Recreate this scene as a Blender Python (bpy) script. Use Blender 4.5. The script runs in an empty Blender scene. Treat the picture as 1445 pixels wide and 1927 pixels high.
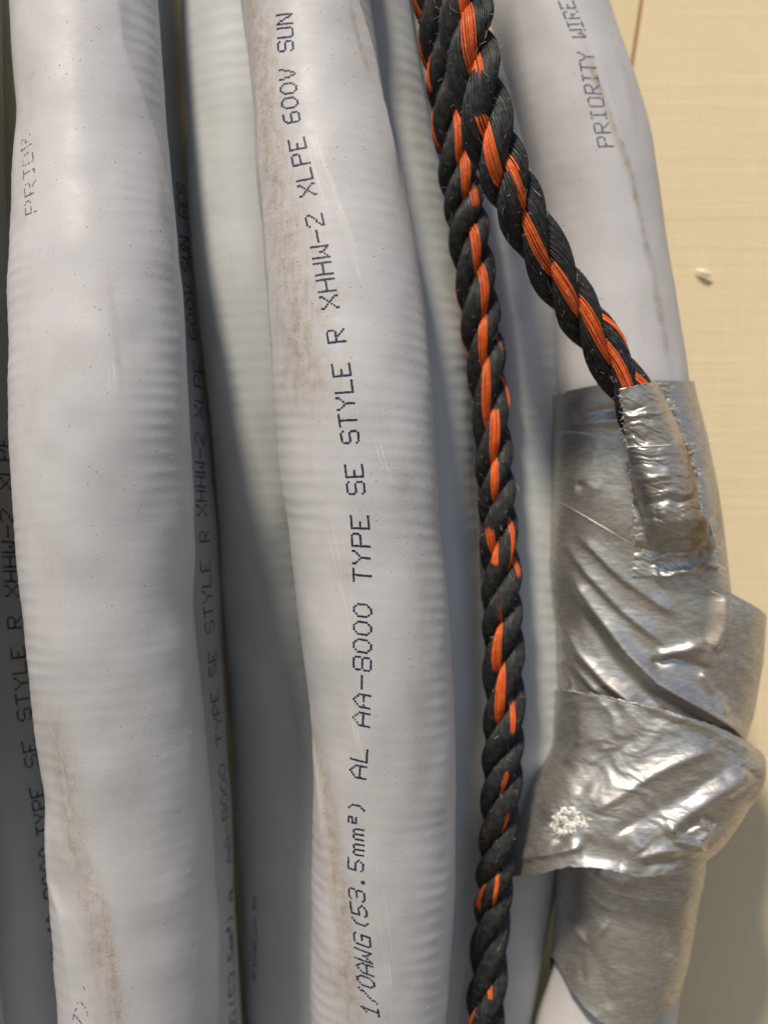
import bpy, math, random
import numpy as np
from mathutils import Vector

# ------------------------------------------------------------------ camera, light, exposure
R_ = math.radians
scene = bpy.context.scene
col = scene.collection
D, S, CX, CY = 0.24, 8500.0, 722.5, 963.5        # camera distance to y=0, px per metre there (1445x1927 px)

cam = bpy.data.cameras.new("camera")
camo = bpy.data.objects.new("camera", cam); col.objects.link(camo)
camo.location = (0, -D, 0); camo.rotation_euler = (R_(90), 0, 0)
cam.sensor_fit = 'HORIZONTAL'; cam.sensor_width = 36.0
cam.lens = 36.0 * D / (1445.0 / S)
cam.clip_start = 0.005; cam.clip_end = 200.0
cam.dof.use_dof = True; cam.dof.focus_distance = D - 0.018; cam.dof.aperture_fstop = 14.5
scene.camera = camo

SUN_DIR = Vector((-0.25, -0.54, 0.80)).normalized()  # towards the sun
SUN_EL = math.asin(SUN_DIR.z); SUN_AZ = math.atan2(SUN_DIR.x, SUN_DIR.y)
world = bpy.data.worlds.new("World"); scene.world = world
world.use_nodes = True
wn = world.node_tree
sky = wn.nodes.new("ShaderNodeTexSky"); sky.sky_type = 'NISHITA'; sky.sun_disc = False
sky.sun_elevation = SUN_EL; sky.sun_rotation = SUN_AZ; sky.dust_density = 0.3; sky.ozone_density = 1.6
wn.links.new(sky.outputs[0], wn.nodes["Background"].inputs[0])
wn.nodes["Background"].inputs[1].default_value = 0.115
sl = bpy.data.lights.new("sun", 'SUN'); sl.energy = 4.7; sl.angle = R_(7.0); sl.color = (1.0, 0.89, 0.74)
so = bpy.data.objects.new("sun", sl); col.objects.link(so)
so.rotation_euler = SUN_DIR.to_track_quat('Z', 'Y').to_euler(); so.location = (-0.3, -0.5, 0.8)
scene.view_settings.view_transform = 'Standard'; scene.view_settings.look = 'None'
scene.view_settings.exposure = -0.2; scene.view_settings.gamma = 1.0
scene.view_settings.use_curve_mapping = False

# ------------------------------------------------------------------ helpers
rng = np.random.default_rng(7)

def tag(o, label=None, cat=None, group=None, kind=None):
    if label: o["label"] = label
    if cat: o["category"] = cat
    if group: o["group"] = group
    if kind: o["kind"] = kind
    return o

def mesh_from(name, V, F, mat=None, parent=None, smooth=True, attrs=None, mats=None, midx=None):
    """V (n,3); F = quads (m,4) or tris (m,3) array, or list of both."""
    V = np.asarray(V, np.float32)
    Fs = F if isinstance(F, list) and not isinstance(F[0], tuple) else [F]
    Fs = [np.asarray(f, np.int32) for f in Fs if len(f)]
    me = bpy.data.meshes.new(name)
    me.vertices.add(len(V)); me.vertices.foreach_set("co", V.ravel())
    loops = np.concatenate([f.ravel() for f in Fs])
    tot = np.concatenate([np.full(len(f), f.shape[1], np.int32) for f in Fs])
    start = np.concatenate([[0], np.cumsum(tot)[:-1]]).astype(np.int32)
    me.loops.add(len(loops)); me.loops.foreach_set("vertex_index", loops)
    me.polygons.add(len(tot)); me.polygons.foreach_set("loop_start", start); me.polygons.foreach_set("loop_total", tot)
    me.polygons.foreach_set("use_smooth", np.full(len(tot), smooth))
    for m in (mats or ([mat] if mat else [])): me.materials.append(m)
    if midx is not None: me.polygons.foreach_set("material_index", np.asarray(midx, np.int32))
    me.update(calc_edges=True); me.validate()
    for an, av in (attrs or {}).items():
        a = me.attributes.new(an, 'FLOAT', 'POINT'); a.data.foreach_set("value", np.asarray(av, np.float32).ravel())
    o = bpy.data.objects.new(name, me); col.objects.link(o)
    if parent is not None: o.parent = parent
    return o

def grid_faces(nv, nu, wrap=False):
    i = np.arange(nv - 1)[:, None]; j = np.arange(nu if wrap else nu - 1)[None, :]
    a = i * nu + j; b = i * nu + (j + 1) % nu
    return np.stack([a, a + nu, b + nu, b], -1).reshape(-1, 4)

def vnoise(x, y, seed=0):
    xi = np.floor(x).astype(np.int64); yi = np.floor(y).astype(np.int64)
    fx = x - xi; fy = y - yi
    fx = fx * fx * (3 - 2 * fx); fy = fy * fy * (3 - 2 * fy)
    def h(a, b):
        n = (a * 374761393 + b * 668265263 + seed * 1442695041) & 0x7fffffff
        n = ((n ^ (n >> 13)) * 1274126177) & 0x7fffffff
        return ((n ^ (n >> 16)) & 0xffff) / 65535.0
    return ((h(xi, yi) * (1 - fx) + h(xi + 1, yi) * fx) * (1 - fy)
            + (h(xi, yi + 1) * (1 - fx) + h(xi + 1, yi + 1) * fx) * fy) * 2 - 1

def fbm(x, y, seed=0, octv=3):
    t = 0; a = 1.0
    for k in range(octv):
        t = t + a * vnoise(x * 2 ** k, y * 2 ** k, seed + 17 * k); a *= 0.5
    return t

def sstep(a, b, x):
    t = np.clip((x - a) / (b - a), 0, 1); return t * t * (3 - 2 * t)

def table(kp, sig=30.0, lo=-700, hi=2700):
    """smoothed lookup over image rows"""
    kp = sorted(kp); xs = np.array([k[0] for k in kp], float); ys = np.array([k[1] for k in kp], float)
    g = np.arange(lo - 150, hi + 151)
    v = np.interp(g, xs, ys)
    if len(xs) > 1:
        v = np.where(g < xs[0], ys[0] + (g - xs[0]) * (ys[1] - ys[0]) / (xs[1] - xs[0]) * 0.7, v)
        v = np.where(g > xs[-1], ys[-1] + (g - xs[-1]) * (ys[-1] - ys[-2]) / (xs[-1] - xs[-2]) * 0.7, v)
    if sig > 0:
        k = np.arange(-int(3 * sig), int(3 * sig) + 1); w = np.exp(-0.5 * (k / sig) ** 2); w /= w.sum()
        n = len(k) // 2
        v = np.convolve(np.pad(v, n, mode='edge'), w, mode='valid')
    return lambda q: np.interp(q, g, v)

def to_px(P):
    k = D * S / (D + P[..., 1])
    return CX + P[..., 0] * k, CY - P[..., 2] * k

def sweep(paths, rad, sides=3):
    """paths: list of (n,3); rad: scalar or list of arrays"""
    Vs, Fs = [], []; off = 0
    for q, P in enumerate(paths):
        n = len(P)
        T = np.gradient(P, axis=0); T /= np.linalg.norm(T, axis=1, keepdims=True) + 1e-12
        ref = np.array([0.13, -1.0, 0.21]) if abs(T[:, 1]).mean() < 0.85 else np.array([1.0, 0, 0.1])
        A = np.cross(T, ref); A /= np.linalg.norm(A, axis=1, keepdims=True) + 1e-12
        B = np.cross(T, A)
        r = rad if np.isscalar(rad) else rad[q]
        r = np.broadcast_to(r, (n,))[:, None]
        ring = [P + r * (A * math.cos(2 * math.pi * k / sides) + B * math.sin(2 * math.pi * k / sides)) for k in range(sides)]
        Vs.append(np.stack(ring, 1).reshape(-1, 3)); Fs.append(grid_faces(n, sides, True) + off); off += n * sides
    return np.concatenate(Vs), np.concatenate(Fs)

# ------------------------------------------------------------------ materials
class NT:
    def __init__(self, name):
        self.m = bpy.data.materials.new(name); self.m.use_nodes = True
        self.t = self.m.node_tree; self.b = self.t.nodes["Principled BSDF"]
    def n(self, typ, **kw):
        nd = self.t.nodes.new(typ)
        for k, v in kw.items():
            if isinstance(k, str) and k.startswith("i_"): nd.inputs[k[2:].replace("_", " ")].default_value = v
            else: setattr(nd, k, v)
        return nd
    def l(self, a, b): self.t.links.new(a, b)
    def noise(self, scale, detail=2.0, rough=0.5, vec=None, dist=0.0):
        nd = self.n("ShaderNodeTexNoise"); nd.inputs["Scale"].default_value = scale
        nd.inputs["Detail"].default_value = detail; nd.inputs["Roughness"].default_value = rough
        nd.inputs["Distortion"].default_value = dist
        self.l(vec if vec is not None else self.obj(), nd.inputs["Vector"]); return nd.outputs["Fac"]
    def obj(self):
        if not hasattr(self, "_tc"): self._tc = self.n("ShaderNodeTexCoord")
        return self._tc.outputs["Object"]
    def mapping(self, scale, rot=(0, 0, 0)):
        mp = self.n("ShaderNodeMapping"); mp.inputs["Scale"].default_value = scale; mp.inputs["Rotation"].default_value = rot
        self.l(self.obj(), mp.inputs["Vector"]); return mp.outputs[0]
    def math(self, op, a, b=None, c=None):
        nd = self.n("ShaderNodeMath", operation=op)
        for k, v in enumerate((a, b, c)):
            if v is None: continue
            if isinstance(v, (int, float)): nd.inputs[k].default_value = v
            else: self.l(v, nd.inputs[k])
        return nd.outputs[0]
    def ramp(self, fac, stops):
        nd = self.n("ShaderNodeValToRGB"); e = nd.color_ramp.elements
        while len(e) < len(stops): e.new(0.5)
        for q, (p, c) in enumerate(stops):
            e[q].position = p; e[q].color = (*c, 1) if len(c) == 3 else c
        self.l(fac, nd.inputs[0]); return nd.outputs[0]
    def rng(self, v, a, b, c, d):
        nd = self.n("ShaderNodeMapRange"); self.l(v, nd.inputs[0])
        for k, x in enumerate((a, b, c, d)): nd.inputs[k + 1].default_value = x
        return nd.outputs[0]
    def mix(self, fac, a, b):
        nd = self.n("ShaderNodeMix", data_type='RGBA')
        for sk, v in ((nd.inputs[0], fac), (nd.inputs[6], a), (nd.inputs[7], b)):
            if isinstance(v, (int, float)): sk.default_value = v
            elif isinstance(v, tuple): sk.default_value = (*v, 1)
            else: self.l(v, sk)
        return nd.outputs[2]
    def attr(self, name):
        return self.n("ShaderNodeAttribute", attribute_name=name).outputs["Fac"]
    def bump(self, h, dist, strength=1.0, normal=None):
        nd = self.n("ShaderNodeBump"); nd.inputs["Distance"].default_value = dist; nd.inputs["Strength"].default_value = strength
        self.l(h, nd.inputs["Height"])
        if normal is not None: self.l(normal, nd.inputs["Normal"])
        return nd.outputs[0]
    def set(self, **kw):
        for k, v in kw.items():
            s = self.b.inputs[k.replace("_", " ")]
            if isinstance(v, (int, float)): s.default_value = v
            elif isinstance(v, tuple): s.default_value = (*v, 1)
            else: self.l(v, s)
        return self

def jacket_mat(name, base, dirtc=(0.30, 0.22, 0.14)):
    m = NT(name)
    big = m.noise(60, 3); fine = m.noise(2600, 2, 0.6); med = m.noise(420, 4, 0.6)
    c = m.mix(m.rng(big, 0.35, 0.65, 0, 1), tuple(x * 0.96 for x in base), tuple(min(1, x * 1.05) for x in base))
    d = m.attr("dirt")
    streak = m.noise(1, 3, 0.6, m.mapping((900, 900, 160)))
    spk = m.math('MULTIPLY', d, m.rng(med, 0.30, 0.68, 0.25, 1.0))
    spk = m.math('MULTIPLY', spk, m.rng(streak, 0.3, 0.65, 0.55, 1.2))
    spk = m.math('MULTIPLY', spk, m.rng(fine, 0.3, 0.62, 0.45, 1.0))
    c = m.mix(spk, c, dirtc)
    dots = m.math('MULTIPLY', m.rng(m.noise(2300, 1, 0.5), 0.74, 0.80, 0, 0.6), m.rng(m.noise(70, 2), 0.48, 0.62, 0, 1))
    stain = m.math('MULTIPLY', m.rng(m.noise(110, 5, 0.65, m.mapping((1, 1, 0.45))), 0.50, 0.72, 0, 0.26), m.rng(streak, 0.3, 0.7, 0.4, 1.0))
    c = m.mix(stain, c, (0.40, 0.33, 0.25))
    c = m.mix(dots, c, (0.14, 0.12, 0.10))
    nb = m.bump(fine, 0.00005, 0.55)
    nb = m.bump(med, 0.00012, 0.35, nb)
    r = m.rng(med, 0.3, 0.7, 0.42, 0.54)
    m.set(Base_Color=c, Roughness=m.math('ADD', r, m.math('MULTIPLY', spk, 0.35)), Normal=nb)
    m.b.inputs["Specular IOR Level"].default_value = 0.38
    return m.m

M_JACKET = jacket_mat("grey_jacket", (0.53, 0.515, 0.517))
M_JACKET2 = jacket_mat("grey_jacket_rear", (0.50, 0.515, 0.51))
m = NT("print_ink"); m.set(Base_Color=(0.012, 0.016, 0.052), Roughness=0.5); M_INK = m.m
m = NT("faded_ink"); m.set(Base_Color=(0.10, 0.095, 0.13), Roughness=0.6); M_INKF = m.m
m = NT("pale_dust"); m.set(Base_Color=m.mix(m.noise(900, 1), (0.62, 0.56, 0.45), (0.35, 0.26, 0.16)), Roughness=0.7); M_DUST = m.m
m = NT("scratch_mark"); m.set(Base_Color=(0.70, 0.68, 0.64), Roughness=0.5); M_SCR = m.m

def rope_mat(name, a, b, rough):
    m = NT(name)
    c = m.mix(m.rng(m.noise(700, 3), 0.35, 0.65, 0, 1), a, b)
    m.set(Base_Color=c, Roughness=rough); m.b.inputs["Specular IOR Level"].default_value = 0.5
    return m.m
M_BLACK = rope_mat("black_fibre", (0.014, 0.014, 0.014), (0.046, 0.045, 0.042), 0.45)
M_ORANGE = rope_mat("orange_fibre", (0.72, 0.105, 0.014), (0.86, 0.17, 0.03), 0.36)
M_FUZZ = rope_mat("grey_fuzz", (0.30, 0.28, 0.25), (0.48, 0.45, 0.40), 0.6)
M_FUZZB = rope_mat("dark_fuzz", (0.09, 0.087, 0.08), (0.20, 0.19, 0.175), 0.6)
M_COTTON = rope_mat("white_cotton", (0.74, 0.72, 0.66), (0.86, 0.84, 0.78), 0.8)

def tape_mat():
    m = NT("silver_tape")
    st = m.noise(1, 3, 0.55, m.mapping((450, 450, 2600)))
    st2 = m.noise(1, 2, 0.5, m.mapping((1500, 1500, 260)))
    med = m.noise(140, 3)
    c = m.mix(m.rng(st, 0.35, 0.65, 0, 1), (0.42, 0.395, 0.36), (0.58, 0.55, 0.51))
    d = m.math('MULTIPLY', m.attr("dirt"), m.rng(m.noise(380, 3), 0.3, 0.6, 0.3, 1.0))
    c = m.mix(d, c, (0.24, 0.155, 0.07))
    nb = m.bump(st, 0.00008, 0.65); nb = m.bump(st2, 0.00002, 0.3, nb)
    rough = m.math('ADD', m.rng(med, 0.3, 0.7, 0.38, 0.47), m.math('MULTIPLY', d, 0.25))
    m.set(Base_Color=c, Roughness=rough, Metallic=m.math('SUBTRACT', 0.83, m.math('MULTIPLY', d, 0.5)), Normal=nb)
    return m.m
M_TAPE = tape_mat()

def wood_mat(name, a, b):
    m = NT(name)
    rot = (0, R_(8), 0)
    saw = m.noise(1, 4, 0.65, m.mapping((9, 1, 300), rot), 0.35)
    saw2 = m.noise(1, 2, 0.5, m.mapping((40, 1, 1300), (0, R_(11), 0)), 0.3)
    grain = m.noise(1, 4, 0.65, m.mapping((700, 1, 70), (0, R_(-14), 0)), 0.4)
    big = m.noise(14, 3)
    g = m.math('ADD', m.math('MULTIPLY', grain, 0.5), m.math('MULTIPLY', big, 0.5))
    c = m.mix(m.rng(g, 0.35, 0.65, 0, 1), a, b)
    c = m.mix(m.rng(saw, 0.58, 0.74, 0, 0.16), c, tuple(x * 0.8 for x in a))
    nb = m.bump(saw, 0.0004, 0.4); nb = m.bump(saw2, 0.0002, 0.4, nb); nb = m.bump(grain, 0.00012, 0.3, nb)
    m.set(Base_Color=c, Roughness=0.62, Normal=nb); m.b.inputs["Specular IOR Level"].default_value = 0.3
    return m.m
M_WOOD = wood_mat("pale_softwood", (0.73, 0.59, 0.37), (0.79, 0.66, 0.44))
M_WOOD2 = wood_mat("yellow_softwood", (0.70, 0.58, 0.33), (0.76, 0.64, 0.40))
m = NT("brown_pitch"); m.set(Base_Color=(0.42, 0.24, 0.11), Roughness=0.6); M_PITCH = m.m
m = NT("dry_ground"); m.set(Base_Color=m.mix(m.noise(3, 5), (0.14, 0.115, 0.085), (0.21, 0.175, 0.13)), Roughness=0.9); M_GROUND = m.m

# ------------------------------------------------------------------ setting
def box(x0, x1, y0, y1, z0, z1, dx_top=0.0, which=None):
    """box; dx_top slants the face named in which ('l' or 'r')"""
    V = []
    for z in (z0, z1):
        a = x0 + (dx_top * z if which == 'l' else 0); b = x1 + (dx_top * z if which == 'r' else 0)
        V += [(a, y0, z), (b, y0, z), (b, y1, z), (a, y1, z)]
    F = [(0, 1, 5, 4), (1, 2, 6, 5), (2, 3, 7, 6), (3, 0, 4, 7), (4, 5, 6, 7), (3, 2, 1, 0)]
    return V, F

WY = 0.072
wall = bpy.data.objects.new("wood_wall", None); col.objects.link(wall); wall.location = (0, 0, 0)
tag(wall, "pale softwood boards with saw marks behind the cables", None, None, "structure")
fs = (D + WY) / D / S
jx = (1199 - CX) * fs; slope = 18 * fs / (120 * fs)      # joint passes (1208,0) and (1190,120)
jx0 = jx - (CY - 60) * fs * slope                         # x of the joint at z=0
V, F = box(-0.45, jx0 - 0.0006, WY, WY + 0.02, -0.40, 0.40, slope, 'r'); mesh_from("plank", V, F, M_WOOD2, wall, False)
V, F = box(jx0 + 0.0006, 0.55, WY + 0.0004, WY + 0.02, -0.40, 0.40, slope, 'l'); mesh_from("plank", V, F, M_WOOD, wall, False)
V, F = box(jx0 - 0.0006, jx0 + 0.0006, WY + 0.0008, WY + 0.019, -0.40, 0.40, slope, None)
V = [(v[0] + slope * v[2], v[1], v[2]) for v in V]
mesh_from("joint_filler", V, F, M_PITCH, wall, False)
V, F = box(-60, 60, -60, 60, -1.25, -1.2)  # unseen ground sheet, added for warm bounce light and tape reflections
tag(mesh_from("ground", V, F, M_GROUND, None, False), "unseen dry ground sheet below the cables, added to bounce light up", None, None, "structure")

# ------------------------------------------------------------------ tubes (cables and tape wraps)
BULGE = table([(-400, 0.014), (0, 0.003), (700, -0.006), (1300, -0.001), (1927, 0.014), (2300, 0.028)], 90.0)   # the bundle bows towards the camera
def densify(yk):
    a = np.array(sorted(yk), float); q = np.arange(a[0, 0], a[-1, 0] + 1, 50.0)
    return list(zip(q, np.interp(q, a[:, 0], a[:, 1])))

class Tube:
    def __init__(self, edges, yk, ry=None, sig=30.0, lo=-420, hi=2340):
        self.L = table([(e[0], e[1]) for e in edges], sig); self.R = table([(e[0], e[2]) for e in edges], sig)
        self.Y = table([(p, y + BULGE(p) * (1 - y / 0.06)) for p, y in densify(yk)], 60.0); self.ry = ry; self.lo, self.hi = lo, hi
        self.ridges, self.dirts, self.extra = [], [], None
        self.ribs = (0.0, 27.0, 0.0)
        self.lump = 0.00018; self.seed = int(abs(edges[0][1]) * 7 + len(edges))
    def frame(self, py):
        yc = self.Y(py)
        aL = np.arctan((self.L(py) - CX) / S / D); aR = np.arctan((self.R(py) - CX) / S / D)
        mid = (aL + aR) / 2; half = (aR - aL) / 2
        r = (D + yc) / np.cos(mid) * np.sin(half)
        return (D + yc) * np.tan(mid), yc, r, (CY - py) * (D + yc) / D / S
    def base(self, th, py):
        x, y, r, z = self.frame(py)
        ry = r if self.ry is None else self.ry
        return np.stack([x + r * np.sin(th), y - ry * np.cos(th), z + 0 * th], -1)
    def find(self, px, py):
        """(angle, ring row) of the surface point seen at image point"""
        t = (px - CX) / S / D; p = py; th = 0.0
        for _ in range(8):
            x, y, r, z = self.frame(p); ry = r if self.ry is None else self.ry
            k = ry / r                                   # scale x so the section is a circle of radius ry
            # point (t*(Y+D), Y): ((t*(Y+D)-x)*k)^2 + (Y-y)^2 = ry^2
            a = (t * k) ** 2 + 1; c0 = (t * D - x) * k
            b = 2 * (t * k * c0 - y); c = c0 * c0 + y * y - ry * ry
            disc = max(b * b - 4 * a * c, 0.0)
            Yh = (-b - math.sqrt(disc)) / (2 * a); Xh = t * (Yh + D)
            th = math.atan2((Xh - x) * k, y - Yh)
            p = CY + (py - CY) * (D + Yh) / (D + y)
        return float(th), float(p)
    def line(self, pts):
        q = sorted([self.find(*p)[::-1] for p in pts]); return np.array(q)
    def ridge(self, pts, amp, wl, wr, fade=60.0):
        self.ridges.append((self.line(pts), amp, wl, wr, fade))
    def dirt(self, pts, w, s=1.0, fade=50.0):
        self.dirts.append((self.line(pts), w, s, fade))
    def disp(self, th, py):
        x, y, r, z = self.frame(py)
        d = self.lump * (np.sin(2 * th + py / 190.0 + self.seed) * 0.8 + np.sin(3 * th - py / 133.0 + 2.1 * self.seed) * 0.5)
        d = d + self.lump * 0.9 * fbm(th * 1.6 + 31, py / 110.0, self.seed, 2)
        amp, per, ph = self.ribs
        if amp:
            win = 0.22 + 0.78 * sstep(-0.35, 0.55, fbm(th * 0.9 + 7, py / 420.0, self.seed + 5, 2))
            win = win * (0.55 + 0.75 * np.abs(vnoise(th * 1.3, py / 24.0, self.seed + 6)))
            win = win * (0.35 + 0.75 * sstep(0.15, 0.85, np.abs(th + 0.25 * vnoise(th * 0 + 3, py / 120.0, self.seed))))
            warp = 7.0 * vnoise(th * 0.9, py / 70.0, self.seed + 9) + 3 * vnoise(th * 2.2, py / 24.0, self.seed + 2)
            w = np.sin((py + warp + 1.1 * ph * th) * 2 * math.pi / per)
            d = d + 0.85 * amp * win * (w * 0.8 + 0.25 * w * w)
        for ln, a, wl, wr, fade in self.ridges:
            tc = np.interp(py, ln[:, 0], ln[:, 1])
            e = sstep(ln[0, 0] - fade, ln[0, 0] + fade, py) * (1 - sstep(ln[-1, 0] - fade, ln[-1, 0] + fade, py))
            dt = th - tc
            d = d + a * e * np.where(dt < 0, np.exp(-np.abs(dt) / wl), np.exp(-np.abs(dt) / wr))
        if self.extra is not None: d = d + self.extra(th, py)
        return d
    def surf(self, th, py):
        th = np.asarray(th, float); py = np.asarray(py, float)
        x, y, r, z = self.frame(py); d = self.disp(th, py)
        ry = r if self.ry is None else self.ry
        return np.stack([x + (r + d) * np.sin(th), y - (ry + d) * np.cos(th), z + 0 * th], -1)
    def dirtmap(self, th, py):
        d = np.zeros(np.broadcast(th, py).shape)
        for ln, w, s, fade in self.dirts:
            tc = np.interp(py, ln[:, 0], ln[:, 1])
            e = sstep(ln[0, 0] - fade, ln[0, 0] + fade, py) * (1 - sstep(ln[-1, 0] - fade, ln[-1, 0] + fade, py))
            q = fbm(th * 4, py / 45.0, self.seed + 3, 3) * 0.35
            d = np.maximum(d, s * e * np.clip(1.15 - np.abs(th - tc) / (w * (1 + q)), 0, 1))
        return np.clip(d, 0, 1)
    def normal(self, th, py):
        e = 1e-3
        a = self.surf(th + e, py) - self.surf(th - e, py); b = self.surf(th, py - 0.3) - self.surf(th, py + 0.3)
        n = np.cross(a, b); n /= np.linalg.norm(n, axis=-1, keepdims=True)
        a /= np.linalg.norm(a, axis=-1, keepdims=True)
        return a, np.cross(n, a), n
    def build(self, name, mat, nv=520, nu=144, parent=None):
        py = np.linspace(self.lo, self.hi, nv)[:, None]; th = np.linspace(-math.pi, math.pi, nu, endpoint=False)[None, :]
        P = self.surf(th + 0 * py, py + 0 * th)
        o = mesh_from(name, P.reshape(-1, 3), grid_faces(nv, nu, True)[:, ::-1], mat, parent,
                      attrs={"dirt": self.dirtmap(th + 0 * py, py + 0 * th)})
        self.obj = o
        return o

# ---- dot-matrix lettering, 7 x 9 dots per character
FONT = {}
def glyph(ch, rows): FONT[ch] = [(c, r) for r, s in enumerate(rows) for c, x in enumerate(s) if x == '#']
for ch, txt in {
 'A': "...#...|..#.#..|.#...#.|#.....#|#.....#|#######|#.....#|#.....#|#.....#",
 'E': "#######|#......|#......|#......|####...|#......|#......|#......|#######",
 'F': "#######|#......|#......|#......|####...|#......|#......|#......|#......",
 'G': ".#####.|#.....#|#......|#......|#..####|#.....#|#.....#|#.....#|.######",
 'H': "#.....#|#.....#|#.....#|#.....#|#######|#.....#|#.....#|#.....#|#.....#",
 'I': ".#####.|...#...|...#...|...#...|...#...|...#...|...#...|...#...|.#####.",
 'L': "#......|#......|#......|#......|#......|#......|#......|#......|#######",
 'N': "#.....#|##....#|#.#...#|#.#...#|#..#..#|#...#.#|#...#.#|#....##|#.....#",
 'O': ".#####.|#.....#|#.....#|#.....#|#.....#|#.....#|#.....#|#.....#|.#####.",
 'P': "######.|#.....#|#.....#|#.....#|######.|#......|#......|#......|#......",
 'R': "######.|#.....#|#.....#|#.....#|######.|#..#...|#...#..|#....#.|#.....#",
 'S': ".#####.|#.....#|#......|#......|.#####.|......#|......#|#.....#|.#####.",
 'T': "#######|...#...|...#...|...#...|...#...|...#...|...#...|...#...|...#...",
 'U': "#.....#|#.....#|#.....#|#.....#|#.....#|#.....#|#.....#|#.....#|.#####.",
 'V': "#.....#|#.....#|#.....#|.#...#.|.#...#.|.#...#.|..#.#..|..#.#..|...#...",
 'W': "#.....#|#.....#|#.....#|#.....#|#..#..#|#..#..#|#.#.#.#|##...##|#.....#",
 'X': "#.....#|#.....#|.#...#.|..#.#..|...#...|..#.#..|.#...#.|#.....#|#.....#",
 'Y': "#.....#|#.....#|.#...#.|..#.#..|...#...|...#...|...#...|...#...|...#...",
 'm': ".......|.......|.......|.##.##.|#..#..#|#..#..#|#..#..#|#..#..#|#..#..#",
 '0': "..###..|.#...#.|#.....#|#.....#|#.....#|#.....#|#.....#|.#...#.|..###..",
 '1': "...#...|..##...|.#.#...|...#...|...#...|...#...|...#...|...#...|.#####.",
 '2': ".#####.|#.....#|......#|.....#.|....#..|..##...|.#.....|#......|#######",
 '3': ".#####.|#.....#|......#|......#|..####.|......#|......#|#.....#|.#####.",
 '5': "#######|#......|#......|#......|#####..|.....#.|......#|#....#.|.####..",
 '6': "..####.|.#.....|#......|#......|######.|#.....#|#.....#|#.....#|.#####.",
 '8': ".#####.|#.....#|#.....#|#.....#|.#####.|#.....#|#.....#|#.....#|.#####.",
 '-': ".......|.......|.......|.......|#######|.......|.......|.......|.......",
 '.': ".......|.......|.......|.......|.......|.......|.......|..##...|..##...",
 '/': "......#|.....#.|.....#.|....#..|...#...|..#....|.#.....|.#.....|#......",
 '(': ".....#.|....#..|...#...|...#...|...#...|...#...|...#...|....#..|.....#.",
 ')': ".#.....|..#....|...#...|...#...|...#...|...#...|...#...|..#....|.#.....",
 '²': ".####..|....#..|.####..|.#.....|.####..|.......|.......|.......|.......",
 ' ': "", "'": "..#....|..#....|.......",
}.items(): glyph(ch, txt.split("|"))

def lettering(tube, text, anchors, parent, mat, row=0.00044, shear=None, drop=0.0, dot=0.00027, keep=None, seed=1):
    """anchors: (character index, image x, image y) of character centres on this cable"""
    rg = np.random.default_rng(seed)
    a = np.array([(i, *tube.find(px, py)) for i, px, py in anchors])
    fth = lambda t: np.interp(t, a[:, 0], a[:, 1]) if a[0, 0] <= t <= a[-1, 0] else (
        a[0, 1] + (t - a[0, 0]) * (a[1, 1] - a[0, 1]) / (a[1, 0] - a[0, 0]) if t < a[0, 0] else a[-1, 1] + (t - a[-1, 0]) * (a[-1, 1] - a[-2, 1]) / (a[-1, 0] - a[-2, 0]))
    fpy = lambda t: np.interp(t, a[:, 0], a[:, 2]) if a[0, 0] <= t <= a[-1, 0] else (
        a[0, 2] + (t - a[0, 0]) * (a[1, 2] - a[0, 2]) / (a[1, 0] - a[0, 0]) if t < a[0, 0] else a[-1, 2] + (t - a[-1, 0]) * (a[-1, 2] - a[-2, 2]) / (a[-1, 0] - a[-2, 0]))
    pts = []
    for i, ch in enumerate(text):
        if not FONT.get(ch): continue
        th0, p0 = float(fth(i)), float(fpy(i))
        x, y, r, z = tube.frame(p0)
        w = 1.6
        ds = (fth(i + w) - fth(i - w)) * r / (2 * w); dz = -(fpy(i + w) - fpy(i - w)) * (D + y) / D / S / (2 * w)
        adv = math.hypot(ds, dz); p = np.array([ds, dz]) / adv; cs = adv / 8.7
        dn = np.array([p[1], -p[0]]) - (np.interp(i, *shear) if shear else 0.0) * p
        for c, rw in FONT[ch]:
            if keep is not None and not keep(i, c, rw): continue
            if rg.random() < drop: continue
            q = p * (c - 3 + rg.normal(0, .05)) * cs + dn * (rw - 4 + rg.normal(0, .05)) * row
            pts.append((th0 + q[0] / r, p0 - q[1] * S * D / (D + y), dot * rg.uniform(0.88, 1.12)))
    A = np.array(pts); P = tube.surf(A[:, 0], A[:, 1]); e1, e2, n = tube.normal(A[:, 0], A[:, 1])
    P = P + n * 0.00003
    k = np.arange(8) * 2 * math.pi / 8
    ring = P[:, None] + A[:, 2, None, None] * (np.cos(k)[None, :, None] * e1[:, None] + np.sin(k)[None, :, None] * e2[:, None])
    V = np.concatenate([ring, (P + n * 0.00001)[:, None]], 1).reshape(-1, 3)
    b = (np.arange(len(P)) * 9)[:, None, None]; j = np.arange(8)
    F = (np.stack([j, (j + 1) % 8, np.full(8, 8)], -1)[None] + b).reshape(-1, 3)
    return mesh_from("lettering", V, F, mat, parent)

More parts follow.
